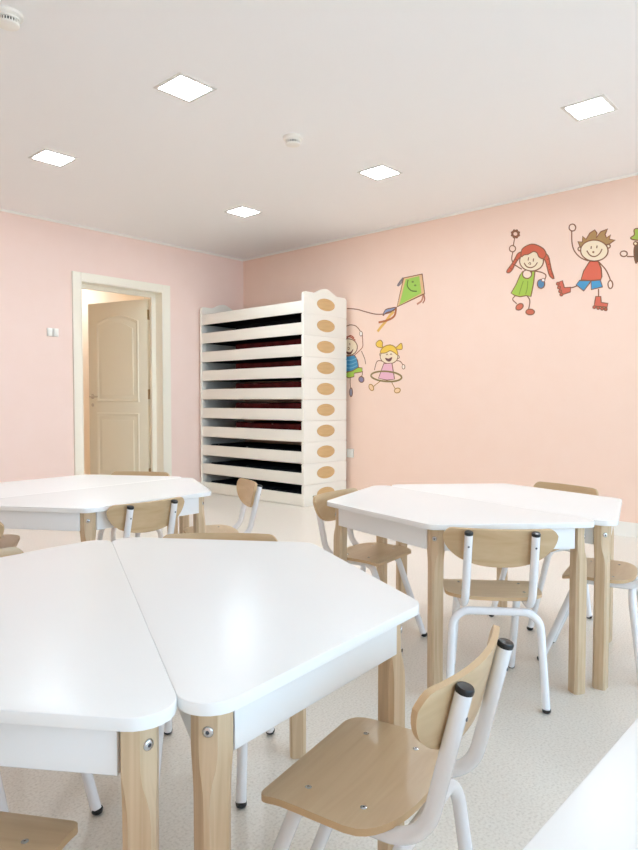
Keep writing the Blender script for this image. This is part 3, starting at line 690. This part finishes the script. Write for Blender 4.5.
  ('F','mouth',(90,60,70),[(3580,1343),(3543,1333),(3504,1345),(3523,1312),(3557,1315)],3,1,1,4,(132,84,58)),
  ('L','arm',(132,84,58),[(3600,1310),(3643,1321),(3680,1309),(3705,1236)],1,0,1,6,None),
  ('L','arm',(132,84,58),[(3450,1312),(3415,1305),(3384,1272)],1,0,1,6,None),
  ('F','hand',(250,235,220),[(3363,1255),(3364,1249),(3366,1243),(3369,1239),(3373,1236),(3378,1235),(3383,1236),(3387,1239),(3390,1244),(3392,1250),(3393,1256),(3392,1262),(3390,1268),(3387,1272),(3383,1275),(3378,1276),(3374,1274),(3370,1271),(3366,1267),(3364,1261)],2,1,1,5,(132,84,58)),
  ('L','leg',(176,128,62),[(3632,1135),(3675,1110),(3714,1085)],1,0,1,6,None),
  ('L','leg',(176,128,62),[(3508,1122),(3490,1093),(3469,1061)],1,0,1,6,None),
  ('F','shoe',(243,205,160),[(3718,1084),(3714,1075),(3713,1066),(3714,1058),(3718,1052),(3724,1048),(3732,1047),(3741,1049),(3749,1053),(3757,1060),(3763,1068),(3767,1077),(3769,1086),(3767,1094),(3763,1100),(3757,1104),(3749,1105),(3741,1103),(3732,1099),(3724,1092)],2,1,1,7,(176,128,62)),
  ('F','shoe',(243,205,160),[(3413,1054),(3412,1047),(3414,1040),(3419,1034),(3426,1028),(3435,1024),(3445,1023),(3455,1023),(3464,1026),(3471,1030),(3475,1036),(3476,1042),(3475,1049),(3470,1056),(3462,1061),(3453,1065),(3443,1067),(3433,1066),(3424,1064),(3417,1059)],2,1,1,7,(176,128,62)),
  ('F','dress',(236,182,200),[(3597,1292),(3505,1293),(3475,1147),(3560,1140),(3656,1159)],3,1,0,7,(132,84,58)),
  ('L','hoop',(140,118,70),[(3398,1160),(3403,1151),(3416,1142),(3437,1135),(3464,1130),(3497,1127),(3533,1127),(3571,1129),(3610,1133),(3647,1139),(3680,1147),(3707,1157),(3728,1167),(3740,1178),(3744,1189),(3738,1198),(3724,1207),(3702,1214),(3674,1219),(3640,1222),(3603,1222),(3564,1220),(3526,1215),(3490,1209),(3459,1201),(3433,1191),(3413,1181),(3402,1171)],4,1,1,13,None),
 ]),
 ('boy_with_skipping_rope', [
  ('L','rope',(132,84,58),[(4198,1630),(4126,1661),(4054,1666),(3996,1676),(3926,1659),(3875,1611)],1,0,1,7,None),
  ('L','rope',(132,84,58),[(3859,1420),(3821,1348),(3809,1295)],1,0,1,6,None),
  ('L','arm',(165,100,75),[(3849,1570),(3844,1508),(3851,1451),(3937,1390)],1,0,1,7,None),
  ('F','hand',(250,240,232),[(3849,1583),(3849,1576),(3852,1569),(3855,1565),(3860,1562),(3864,1561),(3869,1562),(3874,1566),(3877,1571),(3880,1578),(3880,1585),(3880,1592),(3877,1598),(3874,1603),(3869,1606),(3865,1607),(3860,1605),(3855,1602),(3852,1596),(3849,1590)],2,1,1,5,(132,84,58)),
  ('F','face',(243,226,196),[(3909,1460),(3914,1436),(3929,1415),(3953,1399),(3984,1389),(4019,1387),(4053,1393),(4085,1405),(4110,1424),(4126,1447),(4131,1472),(4126,1497),(4110,1518),(4085,1534),(4053,1544),(4019,1545),(3985,1539),(3954,1526),(3930,1507),(3914,1484)],2,1,1,7,(132,84,58)),
  ('L','hair',(180,90,66),[(4078,1544),(4036,1555),(3996,1575),(3949,1551)],3,0,1,9,None),
  ('L','hair',(180,90,66),[(4054,1565),(3996,1562),(3932,1526)],3,0,1,9,None),
  ('F','mouth',(90,50,45),[(4052,1426),(3995,1414),(3958,1445),(3983,1401),(4024,1398)],3,1,1,4,(132,84,58)),
  ('L','eye',(132,84,58),[(4001,1504),(3998,1483)],3,0,0,7,None),
  ('L','nose',(132,84,58),[(4030,1456),(4012,1464),(4005,1447),(4024,1442)],3,0,1,5,None),
  ('F','shirt',(62,142,190),[(4089,1376),(4036,1380),(3943,1387),(3905,1334),(3893,1271),(3971,1236),(4042,1229),(4101,1237)],3,1,0,7,(132,84,58)),
  ('L','shirt_stripe',(110,180,215),[(4054,1344),(3983,1338),(3914,1358)],4,0,1,7,None),
  ('L','shirt_stripe',(110,180,215),[(4054,1308),(3983,1302),(3914,1322)],4,0,1,7,None),
  ('L','shirt_stripe',(110,180,215),[(4054,1272),(3983,1266),(3914,1287)],4,0,1,7,None),
  ('F','shorts',(165,205,76),[(4077,1223),(4036,1225),(3897,1267),(3850,1261),(3850,1224),(3948,1214),(3948,1182),(4012,1171),(4053,1186)],2,1,0,7,(132,84,58)),
  ('L','leg',(132,84,58),[(3845,1230),(3847,1203),(3861,1177)],1,0,1,6,None),
  ('L','leg',(132,84,58),[(3995,1174),(3997,1131),(3992,1077)],1,0,1,6,None),
  ('F','shoe',(140,132,165),[(3829,1158),(3828,1150),(3829,1142),(3834,1135),(3841,1129),(3849,1126),(3859,1126),(3869,1128),(3877,1133),(3884,1139),(3888,1147),(3890,1156),(3888,1164),(3884,1171),(3877,1177),(3868,1180),(3858,1180),(3849,1178),(3840,1173),(3833,1166)],2,1,1,7,(132,84,58)),
  ('F','shoe',(140,140,160),[(3966,1033),(3967,1020),(3970,1009),(3974,1000),(3979,994),(3985,992),(3991,994),(3996,1000),(4000,1009),(4003,1021),(4004,1034),(4003,1046),(4000,1058),(3996,1067),(3991,1073),(3985,1075),(3979,1073),(3974,1067),(3970,1058),(3967,1046)],2,1,1,7,(132,84,58)),
 ]),
]
SKY, CORR, EXPO = 4.7, 27.0, 0.64
GROUND_FILL = (.735, 1.02, 1.225, 1)  # glow from below the horizon, added to lift the ceiling

from mathutils.geometry import tessellate_polygon
# ------------------------------------------------------------------ painted figures on the mural wall
def smooth_pts(p, closed, n=5):
    if len(p) < 3: return p
    out = []; m = len(p)
    for i in range(m if closed else m-1):
        if closed: a, b, c, d_ = p[i-1], p[i], p[(i+1) % m], p[(i+2) % m]
        else: a, b, c, d_ = p[max(i-1,0)], p[i], p[i+1], p[min(i+2,m-1)]
        for k in range(n):
            t = k/n
            out.append(tuple(.5*((2*b[j])+(-a[j]+c[j])*t+(2*a[j]-5*b[j]+4*c[j]-d_[j])*t*t+(-a[j]+3*b[j]-3*c[j]+d_[j])*t**3) for j in (0,1)))
    if not closed: out.append(p[-1])
    return out
def paint(col):
    k = 'wall paint %d %d %d' % col
    if k not in M: M[k] = mat(k, tuple(c*.9+w_*.1 for c, w_ in zip(col, (240,214,196))), .6, spec=.25)
    return M[k]
def ribbon(bm, p, w, closed, x, mi):
    n = len(p); V = [Vector(q) for q in p]; L_, R_ = [], []
    for i in range(n):
        a = V[i-1] if (closed or i > 0) else V[i]; b = V[(i+1) % n] if (closed or i < n-1) else V[i]
        t = b-a
        if t.length < 1e-9: t = Vector((1,0))
        t.normalize(); q = Vector((-t.y, t.x))*w*.5
        L_.append(bm.verts.new((x, V[i].x+q.x, V[i].y+q.y))); R_.append(bm.verts.new((x, V[i].x-q.x, V[i].y-q.y)))
    for i in range(n if closed else n-1):
        j_ = (i+1) % n; bm.faces.new((L_[i], R_[i], R_[j_], L_[j_])).material_index = mi
MLAB = {'girl_with_red_braids': 'painted girl with red braids and green dress holding up a flower on the pink wall',
        'boy_on_roller_skates': 'painted spiky-haired boy on red roller skates waving on the pink wall',
        'girl_with_green_bow': 'painted child with dark hair and green bow, rightmost and partly cut off',
        'kite': 'painted green smiling kite with ribbons and string on the pink wall',
        'girl_with_hoop': 'painted blonde girl with pink dress spinning a hoop beside the beds',
        'boy_with_skipping_rope': 'painted boy in blue shirt with skipping rope, half hidden behind the bed stack'}
for fig, rows in MURAL:
    cy = sum(p[0] for r in rows for p in r[3])/sum(len(r[3]) for r in rows)/1000; cz_ = sum(p[1] for r in rows for p in r[3])/sum(len(r[3]) for r in rows)/1000
    t = empty('painted_'+fig, (WX, cy, cz_)); tag(t, MLAB[fig], 'wall painting', 'children painted on the mural wall')
    for kind, part, col, pts, layer, flag, sm, w, oc in rows:
        p = [(a/1000-cy, b/1000-cz_) for a, b in pts]; x = -.0006-.0006*layer; bm = bmesh.new()
        if kind == 'L':
            if sm: p = smooth_pts(p, bool(flag))
            ribbon(bm, p, w*.00118, bool(flag), x, 0); ms = [paint(tuple(col))]
        else:
            if sm: p = smooth_pts(p, True, 3)
            vs = [bm.verts.new((x, a, b)) for a, b in p]
            for q in tessellate_polygon([[Vector((a, b, 0)) for a, b in p]]): bm.faces.new([vs[i] for i in q])
            ms = [paint(tuple(col))]
            if flag:
                ribbon(bm, p, w*.00118, True, x-.0003, 1); ms.append(paint(tuple(oc)))
        back = bmesh.ops.extrude_face_region(bm, geom=list(bm.faces), use_keep_orig=True)   # the coat of paint reaches the wall
        for v in back['geom']:
            if isinstance(v, bmesh.types.BMVert): v.co.x = .0004
        for f in bm.faces:
            f.normal_update()
            if f.calc_center_median().x < -.0009 and f.normal.x > .5: f.normal_flip()
        me = bpy.data.meshes.new(part); bm.to_mesh(me); bm.free()
        for m in ms: me.materials.append(m)
        o = bpy.data.objects.new(part, me); C.objects.link(o); o.parent = t

# ------------------------------------------------------------------ light
w = bpy.data.worlds.new('daylight'); bpy.context.scene.world = w; w.use_nodes = True
nt = w.node_tree; bg = nt.nodes['Background']; bg.inputs[1].default_value = SKY
tc = nt.nodes.new('ShaderNodeTexCoord'); sp = nt.nodes.new('ShaderNodeSeparateXYZ'); rp = nt.nodes.new('ShaderNodeValToRGB')
nt.links.new(tc.outputs['Generated'], sp.inputs[0]); mp = nt.nodes.new('ShaderNodeMapRange')
mp.inputs[1].default_value = -1; mp.inputs[2].default_value = 1; nt.links.new(sp.outputs['Z'], mp.inputs[0]); nt.links.new(mp.outputs[0], rp.inputs[0])
e = rp.color_ramp.elements                      # lower half brightened to throw light on the ceiling, hazy blue sky above
e[0].position = .0; e[0].color = GROUND_FILL; e[1].position = 1.0; e[1].color = (.36, .72, 1.1, 1)
for pos, c in ((.49, GROUND_FILL), (.51, (.62, .925, 1.185, 1))): x = e.new(pos); x.color = c
nt.links.new(rp.outputs[0], bg.inputs[0])
for a, b in WINS:
    l = bpy.data.lights.new('window portal', 'AREA'); l.shape = 'RECTANGLE'; l.size = b-a-.1; l.size_y = WZ1-WZ0-.1; l.cycles.is_portal = True
    o = bpy.data.objects.new('window_portal', l); C.objects.link(o); o.location = ((a+b)/2, NY-TH-.01, (WZ0+WZ1)/2); o.rotation_euler = (R(90), 0, 0); o['kind'] = 'helper'
# unseen lamp added to brighten the corridor walls
t = empty('corridor_light', (3.85, WY+1.58, H)); tag(t, 'round ceiling light in the corridor behind the door', 'ceiling light')
bm = bmesh.new(); lathe(bm, [(.16,0),(.16,.03),(.13,.05),(0,.06)], 28, Matrix.Rotation(PI,4,'X')); finish('lamp_shade', bm, mat('corridor lamp glass', (255,250,240), .5, emit=(236,242,255), estr=CORR), t, 40)

# ------------------------------------------------------------------ camera
cam = bpy.data.cameras.new('camera'); co = bpy.data.objects.new('camera', cam); C.objects.link(co)
cam.sensor_fit = 'VERTICAL'; cam.sensor_height = 36; cam.lens = 652/850*36; cam.clip_start = .02
f = Vector((0.73818333, 0.67359649, -0.0367849))
co.location = (0, 0, .95); co.rotation_euler = f.to_track_quat('-Z', 'Y').to_euler()
sc = bpy.context.scene; sc.camera = co
sc.view_settings.view_transform = 'Standard'; sc.view_settings.look = 'None'; sc.view_settings.gamma = 1; sc.view_settings.use_curve_mapping = False
sc.view_settings.exposure = EXPO
sc.cycles.max_bounces = 10; sc.cycles.diffuse_bounces = 8; sc.cycles.glossy_bounces = 4; sc.cycles.transparent_max_bounces = 16
sc.cycles.sample_clamp_indirect = 8; sc.cycles.caustics_reflective = False; sc.cycles.caustics_refractive = False
